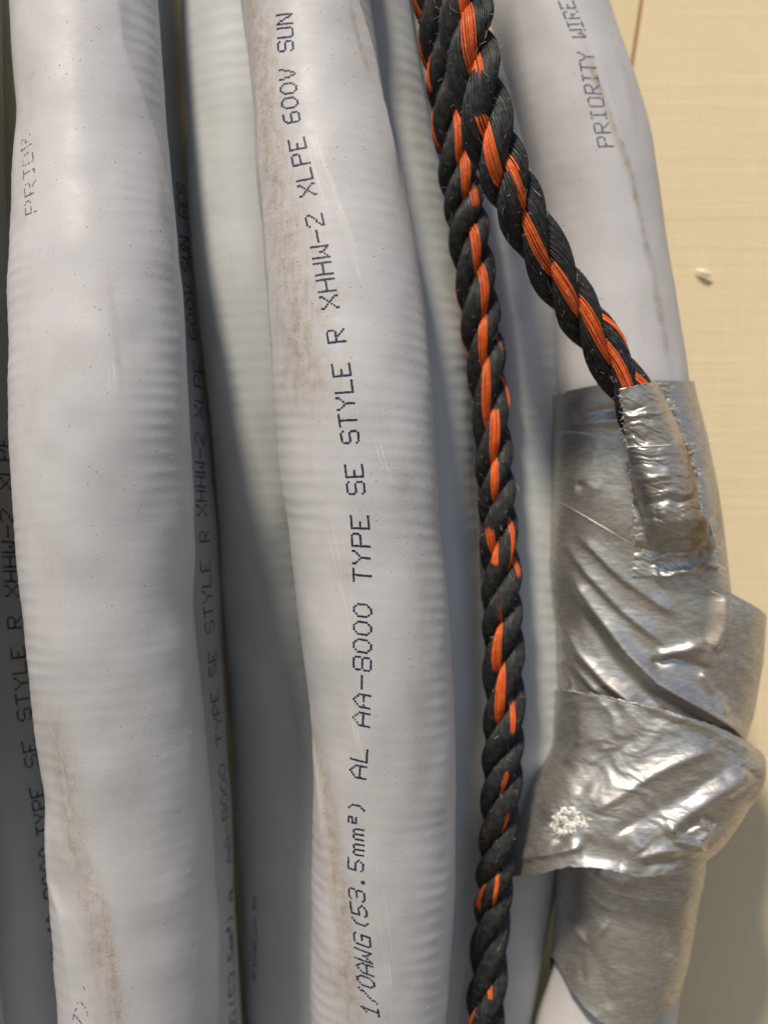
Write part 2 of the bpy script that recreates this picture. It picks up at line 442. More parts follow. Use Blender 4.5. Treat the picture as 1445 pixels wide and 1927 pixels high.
def grains(tube, regions, parent, seed=3, sz=(0.00006, 0.00022), name="dust", mat=None):
    """small dust flakes lying on the jacket: regions = (n, polyline px, spread rad)"""
    rg = np.random.default_rng(seed); T, Pp = [], []
    for n, pts, w in regions:
        ln = tube.line(pts); q = rg.uniform(ln[0, 0], ln[-1, 0], n)
        T.append(np.interp(q, ln[:, 0], ln[:, 1]) + rg.normal(0, w, n)); Pp.append(q)
    T = np.concatenate(T); Pp = np.concatenate(Pp)
    P = tube.surf(T, Pp); e1, e2, n = tube.normal(T, Pp); N = len(T)
    s = sz[0] + (sz[1] - sz[0]) * rg.random(N) ** 3
    a = rg.uniform(0, 6.28, N); asp = rg.uniform(0.25, 1.0, N)
    u = (np.cos(a)[:, None] * e1 + np.sin(a)[:, None] * e2); v = np.cross(n, u)
    c = P + n * (s * 0.15)[:, None]
    V = np.stack([c + u * s[:, None], c + v * (s * asp)[:, None], c - u * s[:, None], c - v * (s * asp)[:, None],
                  c + n * (s * 0.5)[:, None], c - n * (s * 0.5)[:, None]], 1).reshape(-1, 3)
    f = np.array([(0, 1, 4), (1, 2, 4), (2, 3, 4), (3, 0, 4), (1, 0, 5), (2, 1, 5), (3, 2, 5), (0, 3, 5)])
    F = (f[None] + (np.arange(N) * 6)[:, None, None]).reshape(-1, 3)
    return tag(mesh_from(name, V, F, mat or M_DUST, parent, False), kind="stuff")

def scratches(tube, lines, parent, seed=5):
    rg = np.random.default_rng(seed); Vs, Fs, off = [], [], 0
    for pts, w, copies in lines:
        for _ in range(copies):
            jx, jy = rg.normal(0, 5 if copies > 1 else 0), rg.normal(0, 25 if copies > 1 else 0)
            ln = tube.line([(a + jx, b + jy) for a, b in pts])
            t0, t1 = (0, 1) if copies == 1 else sorted(rg.uniform(0, 1, 2))
            q = np.linspace(ln[0, 0] + (ln[-1, 0] - ln[0, 0]) * t0, ln[0, 0] + (ln[-1, 0] - ln[0, 0]) * t1, 24)
            th = np.interp(q, ln[:, 0], ln[:, 1]) + rg.normal(0, 0.0015, 24)
            P = tube.surf(th, q); e1, e2, n = tube.normal(th, q); P = P + n * 0.00002
            ww = (0.62 * w * np.sin(np.linspace(0.15, 3.0, 24)) * rg.uniform(0.4, 1.1, 24) / S)[:, None]
            Vs.append(np.stack([P - e1 * ww, P + n * 0.00002, P + e1 * ww], 1).reshape(-1, 3)); Fs.append(grid_faces(24, 3) + off); off += 72
    return tag(mesh_from("scratch", np.concatenate(Vs), np.concatenate(Fs), M_SCR, parent), kind="stuff")

GRP = "grey electrical cables hanging side by side"
RIB = 0.00007
# A: left front
A = Tube([(-400, 5, 285), (0, 18, 298), (125, 27, 305), (250, 31, 312), (390, 20, 325), (500, 15, 340), (640, 14, 352), (750, 14, 358),
          (850, 15, 363), (1000, 24, 366), (1130, 38, 364), (1250, 52, 373), (1400, 74, 388), (1500, 90, 396), (1650, 98, 407), (1780, 103, 412), (1927, 108, 414), (2300, 120, 415)],
         [(-400, -0.002), (900, -0.006), (2300, -0.004)], sig=18)
A.ribs = (RIB * 0.85, 27, 9); A.lump = 0.00030
A.ridge([(215, -60), (232, 90), (266, 180), (291, 260), (311, 350), (328, 440)], 0.0007, 0.30, 0.16)
A.ridge([(352, 900), (358, 1000), (362, 1080)], 0.0007, 0.1, 0.25)
A.ridge([(97, 1560), (101, 1660), (118, 1720), (130, 1800), (150, 1927), (175, 2050)], 0.0011, 0.5, 0.16)
A.dirt([(100, 1340), (120, 1500), (150, 1650), (185, 1780), (215, 1900), (225, 2000)], 0.26, 0.75)
A.dirt([(190, 1690), (208, 1800), (222, 1927), (225, 1990)], 0.10, 1.0)
A.dirt([(60, 100), (50, 300), (40, 430)], 0.30, 0.35)
A.dirt([(298, 300), (303, 400), (320, 470)], 0.10, 0.55)
A.dirt([(205, 520), (216, 620), (228, 720)], 0.05, 0.5)
oA = tag(A.build("electrical_cable", M_JACKET, 620, 170), "thick grey cable at front left, with brown dust down its lower left edge", "cable", GRP)
lettering(A, "PRIORITY WIRE", [(0, 58, 388), (1, 56, 354), (2, 53, 322), (3, 51, 297), (4, 48, 268), (5, 46, 243), (8, 40, 180)], oA, M_INKF, drop=0.25,
          keep=lambda i, c, r: i < 5, row=0.00042, dot=0.00020)
lettering(A, "FT)'", [(0, 148, 1946), (1, 154, 1918), (2, 160, 1893)], oA, M_INKF, drop=0.2, row=0.00036, dot=0.00020, shear=([0, 3], [0.5, 0.5]), keep=lambda i, c, r: i > 0)
grains(A, [(700, [(200, 0), (200, 1000), (260, 1927)], 0.55), (300, [(285, 420), (330, 700), (340, 1000)], 0.18), (260, [(170, 1640), (205, 1790), (220, 1927)], 0.06),
           (200, [(110, 1400), (150, 1600), (180, 1750)], 0.12)], oA, 11)
scratches(A, [([(200, 600), (208, 700), (216, 780)], 1.2, 3), ([(283, 840), (285, 900)], 1.4, 1), ([(114, 1250), (116, 1400), (130, 1500)], 1.0, 2), ([(250, 1010), (300, 1080)], 1.0, 1)], oA)

# B: central
B = Tube([(-400, 425, 672), (0, 450, 700), (100, 465, 712), (200, 475, 726), (350, 484, 762), (450, 494, 781), (600, 506, 800), (750, 518, 815), (900, 532, 823),
          (1000, 546, 829), (1150, 562, 845), (1300, 581, 855), (1400, 591, 858), (1550, 592, 860), (1700, 589, 856), (1927, 588, 835), (2300, 585, 810)],
         [(-400, 0.003), (900, 0.0), (2300, 0.002)], sig=18)
B.ribs = (RIB * 0.9, 26, -8); B.lump = 0.00026
B.ridge([(640, -100), (668, 0), (700, 110), (722, 210), (745, 300)], 0.0011, 0.20, 0.08)
B.ridge([(484, 160), (496, 350), (510, 560), (524, 800), (548, 1000), (568, 1200), (592, 1400)], 0.0006, 0.1, 0.25)
B.ridge([(590, 1390), (598, 1450), (608, 1520), (618, 1650), (630, 1800), (646, 1927), (660, 2050)], 0.0010, 0.45, 0.14)
B.dirt([(470, -60), (490, 80), (505, 250), (525, 420), (560, 600), (570, 760)], 0.58, 0.85)
B.dirt([(560, 540), (590, 620), (598, 700)], 0.25, 0.45)
B.dirt([(592, 1380), (612, 1470), (632, 1600), (648, 1750), (660, 1927)], 0.22, 0.95)
B.dirt([(540, 1130), (560, 1250), (585, 1380)], 0.12, 0.6)
B.dirt([(655, 10), (668, 60), (690, 130)], 0.05, 0.9)
B.dirt([(740, 830), (780, 1000), (800, 1250), (790, 1500)], 0.25, 0.28)
oB = tag(B.build("electrical_cable", M_JACKET, 620, 170), "central grey cable with the clearest long line of dotted lettering", "cable", GRP)
TXT = "1/0AWG(53.5mm²) AL AA-8000 TYPE SE STYLE R XHHW-2 XLPE 600V SUN RES"
ancB = [(0, 696, 1902), (2, 688, 1849), (4, 683, 1800), (6, 678, 1741), (8, 671, 1685), (10, 669, 1628), (12, 669, 1570), (14, 671, 1516), (16, 674, 1452), (17, 676, 1420),
        (19, 680, 1353), (21, 681, 1284), (22, 682, 1249), (25, 682, 1149), (27, 681, 1083), (30, 677, 983), (32, 669, 918), (33, 666, 886), (35, 658, 822), (39, 642, 696),
        (41, 632, 632), (43, 620, 568), (46, 603, 474), (48, 592, 414), (50, 578, 357), (53, 560, 271), (55, 549, 221), (58, 541, 139), (60, 537, 86), (62, 535, 35), (66, 530, -70)]
lettering(B, TXT, ancB, oB, M_INK, shear=([0, 6, 11, 30], [0.55, 0.4, 0.05, 0.0]), drop=0.005)
grains(B, [(1000, [(480, 40), (520, 350), (560, 640)], 0.13), (700, [(604, 1440), (630, 1650), (650, 1927)], 0.10), (900, [(640, 0), (700, 700), (740, 1927)], 0.5),
           (160, [(735, 860), (770, 960), (790, 1100)], 0.12)], oB, 12)
scratches(B, [([(562, 160), (600, 300), (640, 420), (690, 560)], 1.3, 9), ([(615, 1020), (640, 1120), (652, 1200)], 1.5, 7), ([(640, 1180), (650, 1290), (690, 1500)], 1.2, 5),
              ([(706, 820), (722, 880), (740, 930)], 1.6, 5), ([(700, 1620), (740, 1900)], 1.2, 6), ([(665, 1700), (720, 1927)], 1.2, 4), ([(650, 1290), (668, 1380), (690, 1450)], 1.3, 1)], oB)

# C: behind A and B
C = Tube([(-400, 335, 570), (0, 340, 572), (100, 343, 575), (250, 350, 580), (400, 355, 585), (640, 378, 604), (800, 398, 624), (1000, 412, 640), (1280, 424, 655), (1500, 436, 668), (1700, 450, 680), (1927, 465, 692), (2300, 480, 705)],
         [(-400, 0.023), (600, 0.0235), (900, 0.030), (1400, 0.056), (2300, 0.058)])
C.ribs = (RIB * 2.4, 25, 6); C.lump = 0.0003
C.dirt([(545, 1270), (560, 1340), (575, 1450)], 0.10, 0.55)
oC = tag(C.build("electrical_cable", M_JACKET2), "smooth grey cable set back between the two wide front cables, shaded below", "cable", GRP)
lettering(C, "1/0AWG(53.5mm²)  -", [(0, 472, 1835), (6, 474, 1760), (12, 472, 1690), (17, 468, 1610)], oC, M_INK, row=0.00044, drop=0.25, keep=lambda i, c, r: r > 5, dot=0.00022)
grains(C, [(220, [(440, 0), (470, 900), (540, 1500)], 0.3)], oC, 13)

# D: deep, behind A
Dc = Tube([(-400, 75, 325), (0, 84, 340), (200, 88, 343), (400, 112, 366), (640, 124, 381), (850, 145, 405), (1000, 158, 414), (1280, 166, 421), (1500, 178, 433), (1700, 185, 440), (1927, 198, 456), (2300, 210, 465)],
          [(-400, 0.033), (2300, 0.035)])
Dc.lump = 0.0002
oD = tag(Dc.build("electrical_cable", M_JACKET2, 420, 120), "dark shaded lettered cable deep in the gap right of the front left cable", "cable", GRP)
lettering(Dc, TXT, [(2, 443, 1985), (5, 440, 1915), (9, 436, 1815), (13, 432, 1748), (17, 434, 1668), (21, 425, 1560), (25, 418, 1450), (28, 412, 1360), (32, 402, 1262), (33, 401, 1235), (35, 396, 1180), (39, 388, 1065), (41, 386, 1010), (43, 381, 960), (46, 378, 880), (48, 376, 825), (50, 374, 775),
                    (53, 371, 690), (55, 362, 628), (58, 354, 545), (60, 350, 502), (62, 346, 455), (64, 343, 400), (66, 341, 355), (68, 336, 300)], oD, M_INK, dot=0.00025)

# E: far left
E = Tube([(-400, -270, -8), (0, -250, 4), (250, -245, 6), (400, -238, 13), (500, -228, 22), (750, -210, 45), (1000, -195, 65), (1300, -160, 100), (1500, -140, 125), (1750, -110, 155), (1927, -90, 175), (2300, -60, 210)],
         [(-400, 0.010), (400, 0.020), (1400, 0.032), (2300, 0.038)])
E.lump = 0.00025
oE = tag(E.build("electrical_cable", M_JACKET2, 420, 130), "shaded grey lettered cable at the left edge, half hidden by the front left cable", "cable", GRP)
lettering(E, TXT, [(18, 104, 1765), (20, 98, 1728), (22, 93, 1680), (25, 84, 1604), (27, 79, 1562), (30, 68, 1490), (32, 59, 1432), (33, 55, 1404), (35, 46, 1345), (39, 34, 1228), (41, 28, 1172), (43, 24, 1112), (46, 18, 1030), (50, 12, 910), (53, 8, 830)], oE, M_INK, keep=lambda i, c, r: i < 54)
grains(E, [(160, [(30, 900), (60, 1927)], 0.3)], oE, 14)

# J: outermost, only its edge comes into the picture at the lower left corner
J = Tube([(-400, -330, -30), (0, -330, -22), (900, -330, -16), (1500, -320, -14), (1800, -310, -5), (1927, -300, 6), (2300, -285, 30)], [(-400, -0.007), (2300, -0.007)])
J.lump = 0.00025
oJ = tag(J.build("electrical_cable", M_JACKET, 300, 110), "grey cable just touching the lower left corner of the picture", "cable", GRP)

# I: seen in the slit at the top left
I = Tube([(-400, -95, 40), (0, -100, 38), (250, -100, 38), (500, -120, 20), (1000, -200, -60), (2300, -260, -120)], [(-400, 0.046), (2300, 0.046)])
I.ribs = (RIB * 1.6, 24, 0)
oI = tag(I.build("electrical_cable", M_JACKET2, 300, 100), "rear cable showing only as a shiny sliver in the slit at top left", "cable", GRP)

# F: right of B, behind it
Fc = Tube([(-400, 500, 722), (0, 540, 768), (200, 575, 807), (400, 612, 845), (640, 645, 880), (800, 655, 891), (1000, 664, 901), (1150, 675, 912), (1300, 678, 916), (1400, 678, 915), (1600, 665, 904), (1800, 640, 880), (1927, 630, 870), (2300, 600, 845)],
          [(-400, 0.030), (2300, 0.033)])
Fc.lump = 0.00028; Fc.ribs = (RIB * 1.0, 27, 5)
Fc.dirt([(880, 860), (895, 1000), (900, 1060)], 0.08, 0.3)
oF = tag(Fc.build("electrical_cable", M_JACKET2), "plain grey cable between the central lettered cable and the hanging rope", "cable", GRP)
grains(Fc, [(200, [(780, 200), (850, 700), (885, 1300)], 0.2)], oF, 15)

# G: behind the rope, between F and H
G = Tube([(-400, 700, 925), (0, 745, 975), (250, 790, 1020), (400, 820, 1052), (640, 850, 1082), (1000, 858, 1090), (1300, 860, 1092), (1500, 845, 1078), (1700, 810, 1040), (1800, 790, 1020), (1927, 770, 1002), (2300, 720, 950)],
         [(-400, 0.045), (2300, 0.045)])
G.lump = 0.0002; G.ribs = (RIB * 2.0, 26, 0)
oG = tag(G.build("electrical_cable", M_JACKET2), "blurred grey cable set back behind the hanging rope, beside the taped cable", "cable", GRP)

HY = [(-400, 0.030), (500, 0.032), (1300, 0.031), (1700, 0.0315), (2300, 0.039)]
# H: right, taped
H = Tube([(-400, 850, 1080), (0, 906, 1142), (70, 925, 1166), (130, 945, 1188), (250, 978, 1224), (400, 1014, 1250), (500, 1030, 1264), (640, 1043, 1286), (720, 1046, 1298), (850, 1068, 1306), (1000, 1084, 1310), (1130, 1090, 1312),
          (1300, 1092, 1312), (1500, 1088, 1308), (1640, 1072, 1304), (1800, 1046, 1290), (1850, 1036, 1279), (1927, 1006, 1268), (2300, 950, 1215)],
         HY, sig=20)
H.lump = 0.00026; H.ribs = (RIB * 0.25, 30, 0)
H.ridge([(1110, 60), (1160, 230), (1190, 360), (1225, 500), (1250, 620)], 0.0005, 0.3, 0.12)
H.dirt([(1103, 95), (1120, 150), (1160, 260), (1185, 330), (1200, 400), (1225, 500), (1245, 610), (1262, 690)], 0.085, 1.0)
H.dirt([(1150, 60), (1180, 150), (1195, 230)], 0.12, 0.28)
oH = tag(H.build("electrical_cable", M_JACKET), "lettered grey cable at the right, wrapped in silver tape", "cable", GRP)
lettering(H, "PRIORITY WIRE", [(0, 1138, 267), (1, 1132, 241), (2, 1126, 216), (3, 1121, 192), (4, 1114, 168), (5, 1110, 147), (7, 1102, 107), (9, 1088, 63), (11, 1075, 28), (12, 1067, 8)], oH, M_INKF, dot=0.00024, drop=0.06, row=0.00042)
grains(H, [(350, [(1090, 0), (1150, 350), (1200, 700)], 0.45)], oH, 16)

# ------------------------------------------------------------------ twisted ropes
def rope(label, kp, psi, R, pitch, a0, smin, smax, seed, nfib=46, step=0.00085):
    """kp: (image y order) list of (px, py, depth); psi: (fraction 0..1, degrees) drift of the orange yarns"""
    rg = np.random.default_rng(seed)
    P = np.array([((px - CX) * (D + y) / D / S, y, (CY - py) * (D + y) / D / S) for px, py, y in kp])
    t = np.r_[0, np.cumsum(np.linalg.norm(np.diff(P, axis=0), axis=1))]
    n = int(t[-1] / step); s = np.linspace(0, t[-1], n)
    C_ = np.stack([np.interp(s, t, P[:, k]) for k in range(3)], 1)
    k = np.arange(-24, 25); w = np.exp(-0.5 * (k / 9.0) ** 2); w /= w.sum()
    Cp = np.concatenate([C_[0] + (C_[1] - C_[0]) * np.arange(-24, 0)[:, None], C_, C_[-1] + (C_[-1] - C_[-2]) * np.arange(1, 25)[:, None]])
    C_ = np.stack([np.convolve(Cp[:, q], w, mode='valid') for q in range(3)], 1)
    T = np.gradient(C_, axis=0); T /= np.linalg.norm(T, axis=1, keepdims=True)
    e1 = np.cross(T, np.array([0, 1.0, 0])); e1 /= np.linalg.norm(e1, axis=1, keepdims=True)
    e1 *= np.sign(e1[:, :1]) if abs(e1[:, 0]).min() > 0.05 else 1
    e2 = np.cross(T, e1); e2 *= np.sign(-e2[:, 1:2])                      # towards the camera
    ps = np.radians(np.interp(s, [P_[0] for P_ in psi], [P_[1] for P_ in psi]) if psi[0][0] > 1 or psi[-1][0] > 1 else
                    np.interp(s / t[-1], [q[0] for q in psi], [q[1] for q in psi]))
    wob = 0.26 * np.sin(s / 0.0125 + seed) + 0.17 * np.sin(s / 0.0052 + 2 * seed) + 0.2 * np.sin(s / 0.021 + 3 * seed)
    root = bpy.data.objects.new("twisted_rope", None); col.objects.link(root)
    mid = C_[n // 2]; root.location = mid
    tag(root, label, "rope", "black and orange twisted ropes")
    fuzz_p, fuzz_b = [], []; SEC = 36 if nfib == 50 else 31
    for kk in range(3):
        al = a0 + 2 * math.pi * kk / 3 - 2 * math.pi * s / pitch + wob
        Rp = R * (1 + 0.16 * np.exp(-((s / t[-1] - 0.33) / 0.13) ** 2) * (nfib == 50) + 0.05 * np.sin(s / 0.017 + seed))
        a_r = Rp[:, None] * 0.525; b_r = Rp * 0.50 * (1 + 0.05 * np.sin(s / 0.006 + kk * 2))
        sc = C_ + a_r * (np.sin(al)[:, None] * e1 + np.cos(al)[:, None] * e2)
        Ts = np.gradient(sc, axis=0); Ts /= np.linalg.norm(Ts, axis=1, keepdims=True)
        f1 = e1 - (e1 * Ts).sum(1, keepdims=True) * Ts; f1 /= np.linalg.norm(f1, axis=1, keepdims=True)
        f2 = e2 - (e2 * Ts).sum(1, keepdims=True) * Ts - (e2 * f1).sum(1, keepdims=True) * f1; f2 /= np.linalg.norm(f2, axis=1, keepdims=True)
        blk, org, br, orr = [], [], [], []
        dphi = rg.normal(0, 0.25) + 0.42 * np.sin(s / 0.013 + rg.uniform(0, 6.28))
        gate = sstep(0.05, 0.5, vnoise(s / 0.0085 + 40 * kk, s * 0, seed) + (0.85 * sstep(0.42, 0.7, s / t[-1]) - 0.25 if nfib < 50 else -0.4))
        gate2 = sstep(-0.15, 0.3, vnoise(s / 0.0095 + 40 * kk + 9, s * 0, seed + 4) + (0.35 * sstep(0.45, 0.7, s / t[-1]) if nfib < 50 else 0))
        for j in range(nfib):
            phi = 2 * math.pi * j / nfib
            pj = (phi + math.pi) % (2 * math.pi) - math.pi
            sec2 = abs(((phi - R_(130) + math.pi) % (2 * math.pi)) - math.pi)
            is_o = abs(pj) < R_(SEC) or sec2 < R_(16)
            bulge = 0.10 * math.exp(-(pj / 0.55) ** 2) + 0.06 * math.exp(-(sec2 / 0.4) ** 2)
            edge = 0.10 * (math.exp(-((abs(pj) - R_(39)) / 0.09) ** 2) + math.exp(-((sec2 - R_(26)) / 0.09) ** 2))
            an = phi + ps + dphi - al + 0.05 * np.sin(s / 0.009 + rg.uniform(0, 6.28))
            rad = b_r * (0.955 + bulge - edge + rg.normal(0, 0.012) + 0.012 * np.sin(s / rg.uniform(0.003, 0.008) + rg.uniform(0, 6.28)))
            if is_o:
                rad0 = b_r * (0.95 + rg.normal(0, 0.01))
                p2 = sc + rad0[:, None] * (np.sin(an + 0.03)[:, None] * f1 + np.cos(an + 0.03)[:, None] * f2)
                blk.append(p2); br.append(np.full(n, R * 0.5 * 2 * math.pi / nfib * 0.6))
                rad = rad - b_r * (0.06 + bulge + 0.08) * (gate if abs(pj) < R_(SEC) else gate2)
            pth = sc + rad[:, None] * (np.sin(an)[:, None] * f1 + np.cos(an)[:, None] * f2)
            fr = R * 0.515 * 2 * math.pi / nfib * rg.uniform(0.50, 0.66)
            (org if is_o else blk).append(pth); (orr if is_o else br).append(np.full(n, fr))
            m_ = rg.integers(10, 22)
            for _ in range(m_):
                i = rg.integers(4, n - 4)
                d = (np.sin(an[i]) * f1[i] + np.cos(an[i]) * f2[i])
                if d @ (sc[i] - C_[i]) < -0.3 * a_r[i, 0]: continue
                if d[1] > 0.25: continue
                (fuzz_b if rg.random() < 0.6 else fuzz_p).append((pth[i] + d * fr * 0.95, d, Ts[i]))
        V, F = sweep([sc], [b_r * 0.93], 16)
        V2, F2 = sweep(blk, br, 3)
        st = mesh_from("strand", np.concatenate([V, V2]) - mid, np.concatenate([F, F2 + len(V)]), M_BLACK, root)
        V, F = sweep(org, orr, 3)
        mesh_from("orange_yarn", V - mid, F, M_ORANGE, st)
    for nm, lst, mt in (("fuzz", fuzz_p, M_FUZZ), ("fuzz", fuzz_b, M_FUZZB)):
        paths = []
        for p0, d, tt in lst:
            L = rg.uniform(0.0004, 0.0014) if rg.random() < 0.92 else rg.uniform(0.0015, 0.0034)
            tang = tt * rg.normal(0, 0.9) + rg.normal(0, 0.35, 3); curl = rg.normal(0, 1.0, 3)
            q = np.linspace(0, 1, 6)[:, None]
            up = d * rg.uniform(0.15, 0.55)
            paths.append(p0 + L * (q * (tang * 0.6 + up) + q ** 2 * (curl * 0.35 - up * 0.5)))
        V, F = sweep(paths, 0.000052, 3)
        tag(mesh_from(nm, V - mid, F, mt, root), kind="stuff")
    return C_

front_path = [(828, -420, -0.004), (850, -200, -0.009), (864, -60, -0.0125), (876, 40, -0.0145), (888, 110, -0.0150), (902, 190, -0.0150), (926, 275, -0.0140), (966, 365, -0.011), (1012, 460, -0.007), (1058, 540, -0.0035),
              (1105, 612, 0.000), (1155, 680, 0.0025), (1190, 740, 0.0035), (1216, 800, 0.0045), (1236, 865, 0.005), (1256, 930, 0.0055), (1272, 975, 0.007)]
front_C = rope("black and orange rope slanting across the front, its end under the silver tape", front_path,
     [(0, -30), (0.35, -20), (0.6, -32), (0.75, -40), (1, -55)], 0.0052, 0.0335, 1.3, 0, 1, 21, nfib=50)
rear_path = [(760, -420, 0.0100), (790, -150, 0.0110), (812, 0, 0.0120), (842, 170, 0.0140), (864, 330, 0.0150), (886, 450, 0.0160), (899, 560, 0.0160), (918, 700, 0.0170), (930, 860, 0.0170), (939, 1000, 0.0170), (946, 1150, 0.0170), (950, 1300, 0.0170),
             (946, 1450, 0.0170), (936, 1600, 0.0180), (926, 1720, 0.0220), (918, 1830, 0.0220), (912, 1927, 0.0220), (900, 2340, 0.0240)]
fr = lambda y: (y + 420) / 2760.0
rope("black and orange rope hanging straight down behind, between two grey cables", rear_path,
     [(0, 100), (fr(0), 85), (fr(200), 75), (fr(350), 28), (fr(500), 25), (fr(600), -5), (fr(700), -5), (fr(900), -22), (fr(1150), -52), (fr(1400), -78), (fr(1600), -100), (fr(1900), -128), (1, -150)],
     0.0047, 0.0300, 0.4, 0, 1, 33)

# ------------------------------------------------------------------ silver tape
TGRP = "strips of silver tape wrapped round the right hand cable"
def pl_dist(px, py, pts):
    """signed distance to a polyline (image px on the sheet) and position 0..1 along it"""
    best = np.full(px.shape, 1e9); sgn = np.ones(px.shape); pos = np.zeros(px.shape)
    n = len(pts) - 1
    for k in range(n):
        (ax, ay), (bx, by) = pts[k], pts[k + 1]
        dx, dy = bx - ax, by - ay; l2 = dx * dx + dy * dy
        t = np.clip(((px - ax) * dx + (py - ay) * dy) / l2, 0, 1)
        ex, ey = px - ax - t * dx, py - ay - t * dy
        d = np.hypot(ex, ey); c = dx * ey - dy * ex
        mk = d < best
        best = np.where(mk, d, best); sgn = np.where(mk, np.sign(c), sgn); pos = np.where(mk, (k + t) / n, pos)
    return best, sgn, pos

def folds_fn(px, py, folds, seed, crink):
    d = np.zeros(px.shape)
    for f in folds:
        pts, a, w = f[:3]; w2 = f[3] if len(f) > 3 else w
        b, sg, pos = pl_dist(px, py, pts)
        ww = np.where(sg > 0, w, w2)
        d = d + 1.2 * a * (0.65 * np.exp(-np.sqrt(b * b + 2.0) / (0.75 * ww)) + 0.35 * np.exp(-(b / ww) ** 2)) * np.clip(np.minimum(pos, 1 - pos) * 8 + 0.15, 0, 1)
    wx = px + 16 * fbm(px / 60, py / 60, seed + 1, 2); wy = py + 16 * fbm(px / 60, py / 60, seed + 2, 2)
    for ang, f1, f2, a in ((0.55, 110.0, 30.0, 1.2), (-0.45, 80.0, 24.0, 0.8), (0.15, 46.0, 13.0, 0.45), (0.9, 36.0, 12.0, 0.35), (0.72, 90.0, 8.0, 0.30), (-0.62, 70.0, 7.0, 0.22), (0.25, 60.0, 6.0, 0.2)):
        c, n_ = math.cos(ang), math.sin(ang)
        q = vnoise((wx * c + wy * n_) / f1, (wy * c - wx * n_) / f2, seed + int(f1))
        d = d + a * crink * (1 - 2.2 * np.abs(q))
    d = np.where(d < 0, -0.0009 * np.tanh(-d / 0.0009), d)
    return d

def wrap(label, edges, yk, ry, top, bot, folds, seed, crink=0.00012, dirts=(), nv=150, nu=260, sig=9, jag=0.0, lips=(1, 1), famp=1.0):
    tb = Tube(edges, yk, ry, sig=sig); tb.lump = 0.0
    th = np.linspace(-math.pi, math.pi, nu, endpoint=False)[None, :]
    u = (np.sin(th) + 1) / 2
    tpx = np.array(top, float); bpx = np.array(bot, float)
    # row of the top and bottom rim at each angle (image px of the rim, back mirrored)
    def rim(k):
        p = np.full(u.shape, k[:, 1].mean())
        for _ in range(12):
            ysurf = tb.Y(p) - ry * np.cos(th); yc = tb.Y(p)
            x = tb.L(p) + (tb.R(p) - tb.L(p)) * u; yim = np.interp(x, k[:, 0], k[:, 1])
            p = 0.5 * p + 0.5 * (CY + (yim - CY) * (D + ysurf) / (D + yc))
        return p
    rt = rim(tpx); rb = rim(bpx)
    if jag:
        rt = rt + jag * vnoise(u * 60, u * 0, seed + 8); rb = rb + jag * vnoise(u * 60, u * 0 + 5, seed + 9)
    v = np.linspace(0, 1, nv)[:, None]
    py = rt * (1 - v) + rb * v; TH = th + 0 * v
    base = tb.base(TH, py); ix, iy = to_px(base)
    d = folds_fn(ix, iy, [(f[0], f[1] * famp, *f[2:]) for f in folds], seed, crink) * np.clip(np.cos(TH) + 0.55, 0, 1)
    d = d + lips[0] * 0.00035 * np.exp(-v * (rb - rt) / 9.0) + (lips[1] * 0.00035 * np.exp(-(1 - v) * (rb - rt) / 9.0) if lips[1] > 0 else -0.0012 * sstep(0.6, 0.9, v))      # lips along the rims
    x, y, r, z = tb.frame(py)
    P = np.stack([x + (r + 0.4 * d) * np.sin(TH), y - (ry + d) * np.cos(TH), z], -1)
    dirt = np.zeros(ix.shape)
    for pts, w, s_ in dirts:
        b, _, _ = pl_dist(ix, iy, pts)
        dirt = np.maximum(dirt, s_ * np.clip(1.2 - b / (w * (1 + 0.4 * fbm(ix / 30, iy / 30, seed + 6, 2))), 0, 1))
    o = mesh_from("duct_tape", P.reshape(-1, 3), grid_faces(nv, nu, True)[:, ::-1], M_TAPE, None, attrs={"dirt": np.clip(dirt, 0, 1)})
    md = o.modifiers.new("thickness", 'SOLIDIFY'); md.thickness = 0.00022; md.offset = -1
    tag(o, label, "tape", TGRP)
    return o, tb, P, ray_depth(P, grid_faces(nv, nu, True)), iy

def thread(parent, pts, tb_list, rad, seed, lift=0.0002, amp=0.00012, mat=None, n=60):
    """a thread lying on the sheets: pts (image px); depth from the first sheet that is hit"""
    rg = np.random.default_rng(seed); a = np.array(pts, float)
    t = np.linspace(0, 1, n); tt = np.linspace(0, 1, len(a))
    px = np.interp(t, tt, a[:, 0]); py = np.interp(t, tt, a[:, 1])
    out = []; ys = np.array([min(tb_list(X, Yp)) for X, Yp in zip(px, py)])
    ok = ys < 0.5; ys = np.interp(np.arange(n), np.arange(n)[ok], ys[ok])
    for X, Yp, y in zip(px, py, ys - lift):
        f = (D + y) / D / S; out.append(((X - CX) * f, y, (CY - Yp) * f))
    P = np.array(out); k = np.ones(5) / 5
    P = np.stack([np.convolve(np.pad(P[:, q], 2, mode='edge'), k, mode='valid') for q in range(3)], 1)
    wk = np.cumsum(rg.normal(0, amp * 0.35, (n, 3)), 0) * np.sin(np.pi * t)[:, None] * 0.5; wk[:, 1] = -np.abs(wk[:, 1]) * 0.3; P += wk
    V, F = sweep([P], rad, 5)
    return V, F

from mathutils.bvhtree import BVHTree
def ray_depth(V, F):
    t = BVHTree.FromPolygons([tuple(v) for v in np.asarray(V).reshape(-1, 3).tolist()], np.asarray(F).tolist())
    def f(X, Yp):
        d = Vector(((X - CX) / S / D, 1.0, (CY - Yp) / S / D)).normalized()
        h = t.ray_cast(Vector((0, -D, 0)), d)
        return h[0].y if h[0] is not None else 1.0
    return f

def depth_of(tb, off=0.0):
    def f(X, Yp):
        th, p = tb.find(X, Yp); return float(tb.base(np.array(th), np.array(p))[1]) - off
    return f

TY = [(-400, 0.031), (1300, 0.030), (2300, 0.031)]
